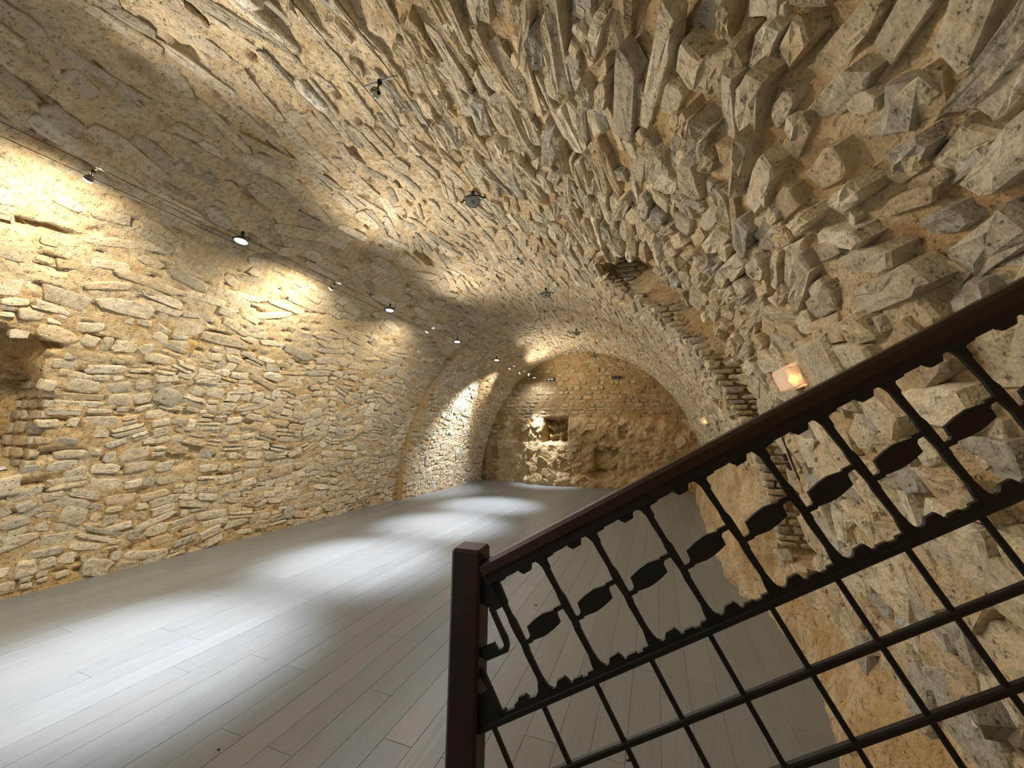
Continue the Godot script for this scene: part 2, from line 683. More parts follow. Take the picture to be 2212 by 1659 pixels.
func make_stone(b: Buf, d: Array, at: Vector3) -> void:
	var p: Vector3 = d[1]
	var ta: Vector3 = d[2]
	var tb: Vector3 = d[3]
	var n: Vector3 = d[4]
	var la: float = d[5]
	var lb: float = d[6]
	var up: float = d[7]
	var tilt: Vector2 = d[8]
	var style: int = d[9]
	var col: Color = d[10]
	var m: int = d[11]
	var r := RandomNumberGenerator.new()
	r.seed = d[12]
	if ta.cross(tb).dot(n) < 0.0:
		ta = -ta
	var e := r.randf_range(0.34, 0.62) if style == 0 else r.randf_range(0.22, 0.75)
	var rim := []
	var ph := r.randf() * 0.8
	for k in m:
		var t := TAU * (k + ph + r.randf_range(-0.28, 0.28)) / m
		var cx := cos(t)
		var cy := sin(t)
		var jit := r.randf_range(0.78, 1.07) if style == 0 else r.randf_range(0.76, 1.12)
		rim.append(Vector2(signf(cx) * pow(absf(cx), e) * la, signf(cy) * pow(absf(cy), e) * lb) * jit)
	var rings := [[1.0, -0.05, 0.0], [1.0, 0.30, 0.10], [0.90, 0.80, 0.18], [0.62, 0.98, 0.26], [0.30, 1.02, 0.26]] if style == 0 else [[1.03, -0.05, 0.0], [1.0, 0.62, 0.10], [0.90, 1.0, 0.14], [0.45, 1.04, 0.22]]
	var first := b.v.size()
	for g in rings.size():
		for k in m:
			var q: Vector2 = rim[k] * (rings[g][0] * (1.0 + (r.randf_range(-0.05, 0.05) if g > 1 else 0.0)))
			var h := -0.05
			if g > 0:
				h = up * rings[g][1] + up * r.randf_range(-1.0, 1.0) * rings[g][2] + (q.x / la * tilt.x + q.y / lb * tilt.y)
			b.v.append(p - at + ta * q.x + tb * q.y + n * h)
			b.n.append(Vector3.ZERO)
			var f := r.randf_range(0.93, 1.05)
			b.c.append(Color(col.r * f, col.g * f, col.b * f))
	b.v.append(p - at + n * (up * (1.0 + r.randf_range(-0.15, 0.2))))
	b.n.append(Vector3.ZERO)
	b.c.append(col)
	var top := first + rings.size() * m
	var ids := PackedInt32Array()
	for g in rings.size() - 1:
		for k in m:
			var a := first + g * m + k
			var a1 := first + g * m + (k + 1) % m
			ids.append_array([a, a + m, a1, a1, a + m, a1 + m])
	for k in m:
		ids.append_array([first + (rings.size() - 1) * m + k, top, first + (rings.size() - 1) * m + (k + 1) % m])
	if style == 0:
		for k in range(0, ids.size(), 3):
			var f := (b.v[ids[k + 2]] - b.v[ids[k]]).cross(b.v[ids[k + 1]] - b.v[ids[k]])
			for j in 3:
				b.n[ids[k + j]] += f
		for k in range(first, b.v.size()):
			b.n[k] = b.n[k].normalized()
		b.i.append_array(ids)
	else:
		# flat facets
		var vv := b.v.slice(first)
		var cc := b.c.slice(first)
		b.v.resize(first)
		b.n.resize(first)
		b.c.resize(first)
		for k in range(0, ids.size(), 3):
			var f := (vv[ids[k + 2] - first] - vv[ids[k] - first]).cross(vv[ids[k + 1] - first] - vv[ids[k] - first]).normalized()
			for j in 3:
				b.i.append(b.v.size())
				b.v.append(vv[ids[k + j] - first])
				b.n.append(f)
				b.c.append(cc[ids[k + j] - first])


func commit_stones() -> void:
	# the grey block with a pale face low on the right wall
	var f := wall_frame(0.72, -1.72)
	stone("wall_right", f.origin + f.basis.z * 0.02, f.basis.x.rotated(f.basis.z, 0.9), f.basis.y.rotated(f.basis.z, 0.9), f.basis.z, 0.058, 0.042, 0.06, Vector2(0.015, 0.0), 1, Color(0.30, 0.29, 0.28), 6)
	stone("wall_right", f.origin + f.basis.z * 0.058 + f.basis.x * -0.022, f.basis.y, -f.basis.x, f.basis.z, 0.036, 0.017, 0.018, Vector2.ZERO, 1, Color(0.62, 0.63, 0.66), 6)
	for sn in stones:
		var root := get_node(NodePath(sn))
		var list: Array = stones[sn]
		list.sort_custom(func(a, b): return a[0] > b[0])
		var rest := Buf.new()
		for k in list.size():
			if k < 300:
				var b := Buf.new()
				make_stone(b, list[k], list[k][1])
				part("stone", b.mesh(), M.stone, root, Transform3D(Basis.IDENTITY, list[k][1]))
			else:
				make_stone(rest, list[k], Vector3.ZERO)
		if rest.v.size():
			var o := part("smaller_stones", rest.mesh(), M.stone, root)
			o.set_meta("kind", "stuff")
		print(sn, " stones ", list.size())


func pick(a: Array) -> Color:
	var c: Color = a[rng.randi() % a.size()]
	var f := rng.randf_range(0.86, 1.10)
	return Color(c.r * f, c.g * f, c.b * f)


const CREAM := [Color(0.74, 0.685, 0.575), Color(0.70, 0.645, 0.53), Color(0.78, 0.735, 0.635), Color(0.65, 0.60, 0.505), Color(0.66, 0.56, 0.41), Color(0.58, 0.555, 0.49)]
const TAN := [Color(0.65, 0.595, 0.49), Color(0.70, 0.645, 0.54), Color(0.56, 0.52, 0.445), Color(0.61, 0.54, 0.425), Color(0.50, 0.47, 0.41), Color(0.73, 0.685, 0.595)]
const GREY := [Color(0.56, 0.52, 0.435), Color(0.64, 0.59, 0.48), Color(0.47, 0.46, 0.425), Color(0.60, 0.53, 0.40), Color(0.69, 0.64, 0.54), Color(0.53, 0.45, 0.325)]


func lay_vault_stones() -> void:
	held_s = int(arc_len / OC) + 1
	held_z = int(-Z_END / OC) + 1
	held.resize(held_s * held_z)
	var s := 0.02
	while s < arc_len - 0.05:
		var th := theta_at(s)
		var right := cos(th) < 0.0
		var y := 4.03 * sin(th)
		var low_right := right and y < 2.0
		var row: float
		if not right and y < 2.5:
			row = rng.randf_range(0.06, 0.14)
		elif low_right:
			row = rng.randf_range(0.09, 0.18)
		elif right or y > 3.85:
			row = rng.randf_range(0.065, 0.125)
		else:
			row = rng.randf_range(0.075, 0.16)
		lay_row(s, row, right, y, low_right)
		s += row
	fill_gaps()
	# chips and small slabs bedded in the mortar of the right haunch
	for k in 420:
		var zc := rng.randf_range(-3.2, -0.6)
		var sc := lerpf(s_at(PI * 0.56), s_at(PI - 0.14), rng.randf())
		var th := theta_at(sc)
		var p := section(th, zc)
		if p.y < 0.5 or in_slot(p.x, p.y, zc - 0.05):
			continue
		var n := inward(th, zc)
		var turn := rng.randf_range(-0.7, 0.7)
		var ta := Vector3(0, 0, -1) * cos(turn) + Vector3(-n.y, n.x, 0) * sin(turn)
		stone("wall_right" if sc > s_right else "ceiling", bed_point(th, zc), ta, n.cross(ta).normalized(), n, rng.randf_range(0.03, 0.085), rng.randf_range(0.018, 0.045), rng.randf_range(0.004, 0.026), Vector2(rng.randf_range(-0.01, 0.01), rng.randf_range(-0.01, 0.01)), 1, pick(GREY), 7)
	# two pale, lime-crusted stones above the lit cables
	for d in [[C0 - 0.20, -1.98, 0.17, 0.05], [C0 - 0.02, -1.22, 0.20, 0.06]]:
		var th := PI / 2 + asin((d[0] - C0) / 3.3)
		stone("ceiling", bed_point(th, d[1]), Vector3(0, 0, -1), Vector3(1, 0, 0), inward(th, d[1]), d[2], d[3], 0.035, Vector2.ZERO, 0, Color(0.76, 0.745, 0.73), 13)


# which 4 cm cells of the unrolled vault already hold a stone
const OC := 0.04
var held: PackedByteArray
var held_s := 0
var held_z := 0


func mark(sc: float, zc: float, ls: float, lz: float) -> void:
	for a in range(maxi(0, int((sc - ls) / OC)), mini(held_s - 1, int((sc + ls) / OC)) + 1):
		for b in range(maxi(0, int((-zc - lz) / OC)), mini(held_z - 1, int((-zc + lz) / OC)) + 1):
			held[a * held_z + b] = 1


# smaller stones in the gaps that the courses left
func fill_gaps() -> void:
	for a in range(2, held_s - 2):
		for b in range(10, held_z - 3):
			var free := true
			for i in range(-1, 2):
				for j in range(-1, 2):
					if held[(a + i) * held_z + b + j]:
						free = false
			if not free:
				continue
			var sc := (a + 0.5) * OC
			var zc := -(b + 0.5) * OC
			var th := theta_at(sc)
			var p := section(th, zc)
			if in_slot(p.x, p.y, zc) or in_niche(p.x, p.y, zc) or in_slot(p.x, p.y, zc - 0.02) or in_slot(p.x, p.y, zc + 0.05) or absf(zc - Z_STEP) < 0.15:
				continue
			var right := p.x > C0
			if right and p.y < (1.25 if zc < -4.3 else 0.5):
				continue
			var want := (1.0 if zc > -2.2 else 0.55) if right and zc > -4.5 else (0.6 if right else (0.7 if p.y < 2.4 else 0.22))
			mark(sc, zc, 0.05, 0.06)
			if rng.randf() > want:
				continue
			var r := rugged(p.x, p.y, zc)
			var n := inward(th, zc)
			var turn := rng.randf_range(-0.5, 0.5) if right else rng.randf_range(-0.2, 0.2)
			var tb := Vector3(-n.y, n.x, 0)
			var ta := Vector3(0, 0, -1) * cos(turn) + tb * sin(turn)
			var la := rng.randf_range(0.05, 0.10)
			stone("wall_left" if sc < s_left else ("wall_right" if sc > s_right else "ceiling"), bed_point(th, zc), ta, n.cross(ta).normalized(), n, la, rng.randf_range(0.03, 0.06), rng.randf_range(0.004, 0.018) + (0.012 if right else 0.0) + 0.006 * r, Vector2(rng.randf_range(-0.012, 0.012), rng.randf_range(-0.012, 0.012)), 1 if right else 0, pick(GREY if right else CREAM), 8)
			mark(sc, zc, 0.06, la)


func wobble(z: float, s: float) -> float:
	return 0.13 * n_low.get_noise_2d(z * 0.9, s * 0.7) + 0.035 * n_low.get_noise_2d(z * 3.1 + 50.0, s * 2.0)


func lay_row(s: float, row: float, right: bool, y: float, low_right: bool) -> void:
	var z := -0.45 - rng.randf() * 0.2
	var x_row := section(theta_at(s), -3.0).x
	var wall := not right and y < 2.5
	while z > Z_END + 0.1:
		var r := rugged(x_row, y, z)
		var l: float
		if wall:
			l = rng.randf_range(0.09, 0.30) if rng.randf() < 0.85 else rng.randf_range(0.28, 0.46)
		elif low_right:
			l = rng.randf_range(0.11, 0.28)
		elif x_row < -1.7:
			l = rng.randf_range(0.16, 0.62)
		elif x_row < 0.0:
			l = rng.randf_range(0.17, 0.60)
		else:
			l = rng.randf_range(0.12, 0.32)
		if z < Z_STEP:
			l *= 0.62
		var zc := z - l * 0.5
		var wob := wobble(zc, s)
		var slope := (wobble(zc - 0.08, s) - wob) / -0.08
		var th := theta_at(clampf(s + row * 0.5 + wob, 0.03, arc_len - 0.03))
		var p := section(th, zc)
		z -= l
		if zc < Z_STEP + 0.08 and zc > Z_STEP - 0.12:
			continue
		if in_slot(p.x, p.y, zc) or in_niche(p.x, p.y, zc) or in_niche(p.x, p.y, zc + l * 0.4) or in_slot(p.x, p.y, zc - l * 0.12) or in_slot(p.x, p.y, zc + l * 0.30):
			continue
		var n := inward(th, zc)
		var tb := Vector3(n.y, -n.x, 0) * -1.0
		var ta := (Vector3(0, 0, -1) + tb * -slope).normalized()
		tb = n.cross(ta).normalized()
		var base := bed_point(th, zc)
		var surf := "wall_left" if th < theta_at(s_left) else ("wall_right" if th > theta_at(s_right) else "ceiling")
		var gap := rng.randf_range(0.002, 0.010)
		var s_mid := s + row * 0.5 + wob
		if wall:
			if rng.randf() < 0.08:
				continue
			mark(s_mid, zc, row * 0.5, l * 0.5)
			var pieces := 2 if rng.randf() < 0.22 and row > 0.085 else 1
			for k in pieces:
				var hb := row * 0.5 / pieces
				var off := (k - 0.5 * (pieces - 1)) * hb * 2.0
				var big := rng.randf() < 0.10 and pieces == 1
				var sc := rng.randf_range(1.3, 1.7) if big else rng.randf_range(0.82, 1.08)
				var tilt := Vector2(rng.randf_range(-0.008, 0.008), rng.randf_range(-0.008, 0.008))
				stone(surf, base + tb * off, ta, tb, n, l * (0.54 if big else 0.5) - gap, hb * sc - gap * 0.6, rng.randf_range(0.002, 0.020) + (0.012 if big else 0.0), tilt, 1 if rng.randf() < 0.3 else 0, pick(CREAM), 12)
		elif low_right:
			if p.y < (1.25 if zc < -4.3 else 0.5) or rng.randf() < 0.06:
				continue
			mark(s_mid, zc, row * 0.5, l * 0.5)
			var turn := rng.randf_range(-0.5, 0.5)
			var ta2 := (ta * cos(turn) + tb * sin(turn))
			var big := rng.randf_range(1.25, 1.8) if rng.randf() < (0.30 if zc > -2.2 else 0.14) else 1.0
			stone(surf, base, ta2, n.cross(ta2), n, l * rng.randf_range(0.44, 0.58) * big, row * rng.randf_range(0.44, 0.60) * big, rng.randf_range(0.016, 0.042), Vector2(rng.randf_range(-0.016, 0.016), rng.randf_range(-0.016, 0.016)), 1, pick(GREY), 9)
		else:
			var cover := lerpf(0.72, 0.97, r) if p.x < -1.2 else 0.95
			if rng.randf() > cover:
				continue
			mark(s_mid, zc, row * 0.5, l * 0.5)
			var up := rng.randf_range(0.002, 0.016) * (1.0 - r) + rng.randf_range(0.010, 0.058) * r
			var tl := lerpf(0.006, 0.024, r)
			var turn := rng.randf_range(-0.12, 0.12) * (0.3 + r)
			ta = ta * cos(turn) + tb * sin(turn)
			stone(surf, base, ta, n.cross(ta), n, l * 0.52 - gap * 0.5, row * rng.randf_range(0.40, 0.58) - gap * 0.5, up, Vector2(rng.randf_range(-tl, tl) * 0.6, rng.randf_range(-tl, tl * 0.4)), 1 if r > 0.3 or rng.randf() < 0.35 else 0, pick(GREY if r > 0.5 and rng.randf() < 0.6 else TAN), 9)


# thin courses on the far jamb of the slot, and on the far jamb of the niche
func lay_jambs() -> void:
	var y := 0.6
	while y < 3.85:
		var row := rng.randf_range(0.045, 0.085)
		var th := PI - asin(clampf((y + row * 0.5) / crown(-4.0), 0.0, 1.0))
		var z := slot_far(y + row * 0.5)
		var xw := maxf(section(th, z).x, -0.66)
		var x := xw - 0.04
		var xo := C0 + (half_right(z) + 0.42) * sqrt(1.0 - pow((y + row * 0.5) / 4.45, 2.0))
		while x < xo:
			var l := rng.randf_range(0.10, 0.30)
			stone("wall_right", Vector3(x + l * 0.5, y + row * 0.5, z + 0.034), Vector3.RIGHT, Vector3.UP, Vector3.BACK, l * 0.5 - 0.006, row * 0.5 - 0.004, rng.randf_range(0.006, 0.03), Vector2.ZERO, 0, pick(GREY), 8)
			x += l
		y += row
	y = 1.14
	while y < 2.2:
		var row := rng.randf_range(0.08, 0.15)
		var th := asin((y + row * 0.5) / 4.03)
		var xw := section(th, -1.9).x
		var x := xw + 0.02
		while x > xw - 0.46:
			var l := rng.randf_range(0.12, 0.28)
			stone("wall_left", Vector3(x - l * 0.5, y + row * 0.5, -1.90), Vector3.RIGHT, Vector3.UP, Vector3.BACK, l * 0.5 - 0.008, row * 0.5 - 0.006, rng.randf_range(0.01, 0.03), Vector2.ZERO, 0, pick(GREY), 9)
			x -= l
		y += row


# ------------------------------------------------------------------ floor
func build_floor() -> void:
	var o := structure("floor", "pale limed plank floor running the length of the cellar")
	var slab := box(Vector3(8.0, 0.2, 19.0), 0.0)
	part("underfloor", slab, M.planks[0], o, Transform3D(Basis.IDENTITY, Vector3(-2.2, -0.112, -2.8)))
	var wide := 0.165
	var long := 2.2
	var mesh := box(Vector3(wide - 0.0012, 0.02, long - 0.0015), 0.0010)
	var shorter := {}
	var cols := int(6.9 / wide)
	for c in cols:
		var x := -5.62 + wide * (c + 0.5)
		var z := -4.33 + (0.0 if c % 2 == 0 else 1.1) + ([0.0, 0.0, -0.57, 0.28][rng.randi() % 4] as float)
		while z < 2.0:
			z += long
		while z > Z_END - 0.1:
			var z1 := maxf(z - long, Z_END - 0.1)
			var l := z - z1
			var ms: Mesh = mesh
			if l < long - 0.01:
				var key := int(l * 20.0)
				if key < 2:
					break
				l = key / 20.0
				if not shorter.has(key):
					shorter[key] = box(Vector3(wide - 0.0012, 0.02, l - 0.0015), 0.0010)
				ms = shorter[key]
			part("plank", ms, M.planks[rng.randi() % 4], o, Transform3D(Basis.IDENTITY, Vector3(x, -0.010 + rng.randf_range(-0.0004, 0.0004), z - l * 0.5)))
			z -= long


# ------------------------------------------------------------------ end wall
func end_depth(x: float, y: float) -> float:
	var p := Vector3(x, y, 3.0)
	var d := 0.02 * n_mid.get_noise_3dv(p) + 0.03 * n_low.get_noise_3dv(p)
	# bedrock in the lower right two thirds, standing out and broken
	var rock := smoothstep(-4.1, -3.5, x + 0.25 * n_low.get_noise_2d(x * 2.0, y * 2.0)) * (1.0 - smoothstep(1.75, 2.15, y + 0.2 * n_low.get_noise_2d(x * 1.5, 9.0)))
	d += rock * (0.16 + 0.065 * n_rock.get_noise_2d(x * 1.1, y * 1.1) + 0.022 * n_high.get_noise_2d(x * 0.6, y * 0.6) + 0.022 * n_mid.get_noise_2d(x * 0.8, y * 0.8))
	# the bright lump and its foot
	d += 0.22 * exp(-pow((x + 3.05) / 0.75, 2.0) - pow((y - 0.35) / 0.75, 2.0))
	d += 0.14 * smoothstep(0.5, 0.0, y) * smoothstep(-4.0, -3.6, x)
	# vertical break left of it
	if x < -3.72 and x > -5.2 and y < 1.25:
		d += 0.05
	# cavity
	d -= 0.62 * smoothstep(1.0, 0.72, maxf(absf(x + 2.86) / 0.42, absf(y - 1.62) / 0.42)) * (0.75 + 0.5 * n_rock.get_noise_2d(x * 2.0, y * 2.0))
	d -= 0.20 * smoothstep(1.0, 0.8, maxf(absf(x + 1.35) / 0.36, absf(y - 0.78) / 0.38))
	d -= 0.25 * smoothstep(1.0, 0.5, Vector2((x + 1.55) / 0.42, (y - 0.36) / 0.16).length())
	d -= 0.16 * smoothstep(1.0, 0.6, Vector2((x + 0.85) / 0.16, (y - 1.62) / 0.3).length())
	return d


func build_end_wall() -> void:
	var o := structure("wall_back", "end wall with rough bedrock, a dark cavity and masonry under the arch")
	var b := Buf.new()
	var st := 0.032
	var nx := int(7.1 / st)
	var ny := int(4.2 / st)
	for j in ny + 1:
		for k in nx + 1:
			var x := -5.6 + k * st
			var y := -0.06 + j * st
			b.v.append(Vector3(x, y, Z_END + end_depth(x, y)))
			var a := 0.5 + 0.5 * n_low.get_noise_2d(x * 1.3, y * 1.3 + 40.0)
			var g := 0.5 + 0.5 * n_mid.get_noise_2d(x * 0.6, y * 0.6)
			var col := Color(0.47, 0.37, 0.235).lerp(Color(0.40, 0.305, 0.18), smoothstep(0.35, 0.7, a))
			if y < 2.0 and x > -4.6:
				col = Color(0.60, 0.50, 0.34).lerp(Color(0.47, 0.35, 0.19), smoothstep(0.3, 0.75, 0.5 * a + 0.5 * g))
			if y < 1.3 and x < -3.7 and x > -4.75:
				col = Color(0.62, 0.53, 0.39)
			b.c.append(col)
	var w := nx + 1
	b.n.resize(b.v.size())
	for j in ny + 1:
		for k in w:
			var u: Vector3 = b.v[j * w + mini(k + 1, nx)] - b.v[j * w + maxi(k - 1, 0)]
			var v: Vector3 = b.v[mini(j + 1, ny) * w + k] - b.v[maxi(j - 1, 0) * w + k]
			b.n[j * w + k] = u.cross(v).normalized()
	for j in ny:
		for k in nx:
			var a := j * w + k
			b.i.append_array([a, a + w, a + 1, a + 1, a + w, a + w + 1])
	part("rock_face", b.mesh(), M.rock, o)
	stones["wall_back"] = []
	# masonry above and left of the rock
	var y := 0.05
	while y < 4.0:
		var row := rng.randf_range(0.09, 0.17)
		var x := -5.5
		while x < 1.4:
			var l := rng.randf_range(0.12, 0.34)
			var xc := x + l * 0.5
			var yc := y + row * 0.5
			x += l
			var inside := pow((xc - C0) / (3.16 if xc < C0 else 3.5), 2.0) + pow(yc / 3.99, 2.0) < 0.98
			var masonry := yc > 2.05 or xc < -4.7
			if not inside or not masonry or rng.randf() < 0.34:
				continue
			stone("wall_back", Vector3(xc, yc, Z_END + end_depth(xc, yc)), Vector3.RIGHT, Vector3.UP, Vector3.BACK, l * 0.5 - 0.012, row * 0.5 - 0.01, rng.randf_range(0.006, 0.028), Vector2.ZERO, 0, pick([Color(0.44, 0.35, 0.225), Color(0.38, 0.30, 0.19), Color(0.48, 0.41, 0.29), Color(0.52, 0.42, 0.27)]), 8)
		y += row
	# broken blocks in the bedrock
	for k in 90:
		var xc := rng.randf_range(-4.6, 1.0)
		var yc := rng.randf_range(0.1, 2.0)
		if pow((xc - C0) / (3.16 if xc < C0 else 3.5), 2.0) + pow(yc / 3.99, 2.0) > 0.96 or absf(xc + 2.86) < 0.5 and absf(yc - 1.62) < 0.5:
			continue
		var t := rng.randf_range(-0.9, 0.9)
		stone("wall_back", Vector3(xc, yc, Z_END + end_depth(xc, yc)), Vector3(cos(t), sin(t), 0), Vector3(-sin(t), cos(t), 0), Vector3.BACK, rng.randf_range(0.07, 0.2), rng.randf_range(0.05, 0.12), rng.randf_range(0.012, 0.045), Vector2(rng.randf_range(-0.02, 0.02), rng.randf_range(-0.02, 0.02)), 1, pick([Color(0.58, 0.48, 0.32), Color(0.50, 0.39, 0.23), Color(0.62, 0.54, 0.40)]), 8)


func build_wall_behind() -> void:
	var o := structure("wall_front", "stone wall closing the cellar behind the stairs")
	part("masonry", box(Vector3(7.4, 4.6, 0.3), 0.0), M.mortar, o, Transform3D(Basis.IDENTITY, Vector3(-2.2, 2.1, Z_BEHIND + 0.1)))


# ------------------------------------------------------------------ lamps on cables
func aim(dir: Vector3) -> Basis:
	# basis whose -y looks along dir
	var y := -dir.normalized()
	var x := Vector3.RIGHT
	if absf(y.dot(x)) > 0.85:
		x = Vector3.BACK
	x = (x - y * x.dot(y)).normalized()
	return Basis(x, y, x.cross(y))


func ordinal(k: int) -> String:
	return ["first", "second", "third", "fourth", "fifth", "sixth", "seventh", "eighth", "ninth"][k]


# round lamp, 11 cm across, in a ring held between the two cables; dir is where it shines
func disc_lamp(at: Vector3, dir: Vector3, lit: bool, label: String, group: String) -> void:
	var o := thing("cable_spotlight", label, "spotlight", at, group)
	var t := Transform3D(aim(dir), Vector3.ZERO)
	part("reflector", lathe([Vector2(0.014, 0.052), Vector2(0.020, 0.040), Vector2(0.040, 0.022), Vector2(0.052, 0.004), Vector2(0.0555, -0.004), Vector2(0.0555, -0.010), Vector2(0.050, -0.010)]), M.reflector, o, t)
	part("lens", lathe([Vector2(0.050, -0.008), Vector2(0.034, -0.011), Vector2(0.0005, -0.012)]), M.white_glow if lit else M.lens_off, o, t)
	if not lit:
		part("bulb_cap", lathe([Vector2(0.016, -0.0105), Vector2(0.014, -0.018), Vector2(0.0005, -0.019)], 14), M.reflector, o, t)
	var ring := []
	for k in 28:
		ring.append(Vector3(cos(TAU * k / 28), 0, sin(TAU * k / 28)) * 0.068)
	part("ring", tube(ring, 0.0045, 6, true), M.dark_metal, o, Transform3D(Basis(Vector3.RIGHT, 0.25), Vector3(0, 0.018, 0)))
	part("socket", lathe([Vector2(0.0005, 0.092), Vector2(0.013, 0.088), Vector2(0.015, 0.05), Vector2(0.012, 0.045)], 12), M.dark_metal, o, t)
	for sg in [-1.0, 1.0]:
		part("arm", tube([Vector3(sg * 0.066, 0.018, 0), Vector3(sg * 0.098, 0.006, 0)], 0.0055, 6), M.dark_metal, o)
	if lit:
		var l := SpotLight3D.new()
		l.name = "beam"
		o.add_child(l, true)
		l.transform = Transform3D(Basis.looking_at(dir, Vector3.FORWARD if absf(dir.normalized().y) > 0.9 else Vector3.UP), dir.normalized() * 0.02)
		l.light_color = WHITE_LAMP
		l.light_energy = WHITE_ENERGY * (0.55 if at.z < -11.0 else 1.0)
		l.spot_angle = 23.0
		l.spot_angle_attenuation = 1.0
		l.spot_range = 14.0
		l.spot_attenuation = 2.0
		l.light_size = 0.05
		l.shadow_enabled = true
		var w := l.duplicate()              # what leaves the open reflector outside the beam
		w.name = "spill"
		o.add_child(w, true)
		w.light_energy = SPILL_ENERGY
		w.spot_angle = 86.0


# small lamp on a stem under a crossbar that rests on both cables
func bar_lamp(at: Vector3, dir: Vector3, lit: bool, label: String, group: String, energy := WARM_ENERGY, col := WARM_LAMP, angle := 62.0) -> void:
	var o := thing("crossbar_spotlight", label, "spotlight", at, group)
	part("crossbar", tube([Vector3(-0.092, 0.004, 0), Vector3(0.092, 0.004, 0)], 0.0045, 8), M.steel, o)
	part("clamp", box(Vector3(0.02, 0.022, 0.018), 0.003), M.dark_metal, o)
	var head := Vector3(0, -0.04, 0) + Vector3(dir.x, 0, dir.z) * 0.035
	part("stem", tube([Vector3(0, -0.006, 0), head * 0.6 + Vector3(0, -0.004, 0), head], 0.004, 6), M.dark_metal, o)
	var t := Transform3D(aim(dir), head)
	part("reflector", lathe([Vector2(0.009, 0.030), Vector2(0.013, 0.020), Vector2(0.021, 0.006), Vector2(0.0255, -0.008), Vector2(0.0255, -0.012), Vector2(0.022, -0.012)], 20), M.reflector, o, t)
	part("lens", lathe([Vector2(0.0235, -0.010), Vector2(0.0235, -0.022), Vector2(0.014, -0.028), Vector2(0.0005, -0.029)], 20), M.warm_glow if lit else M.lens_off, o, t)
	if lit:
		var l := SpotLight3D.new()
		l.name = "beam"
		o.add_child(l, true)
		l.transform = Transform3D(Basis.looking_at(dir, Vector3.UP), head + dir.normalized() * 0.034)
		l.light_color = col
		l.light_energy = energy
		l.spot_angle = angle
		l.spot_angle_attenuation = 1.0
		l.spot_range = 14.0
		l.spot_attenuation = 2.0
		l.light_size = 0.025
		l.shadow_enabled = true
		if dir.x > -0.5 or at.z > 0.0:
			return
		var w := l.duplicate()              # added fill light aimed backwards to brighten the vault, modelled on dichroic leak
		w.name = "added_back_fill"
		o.add_child(w, true)
		var back := Vector3(-dir.x, 0.06 * absf(dir.x), -dir.z * 0.3).normalized()
		w.transform = Transform3D(Basis.looking_at(back, Vector3.UP), head + back * 0.12)
		w.light_color = Color(1.0, 0.94, 0.86)
		w.light_energy = BACK_FILL_ENERGY * (0.5 if at.z < -9.0 else 1.0)
		w.spot_angle = 68.0 if at.z > -2.0 else 86.0


const ROW_L := -3.43
const ROW_M := -1.20


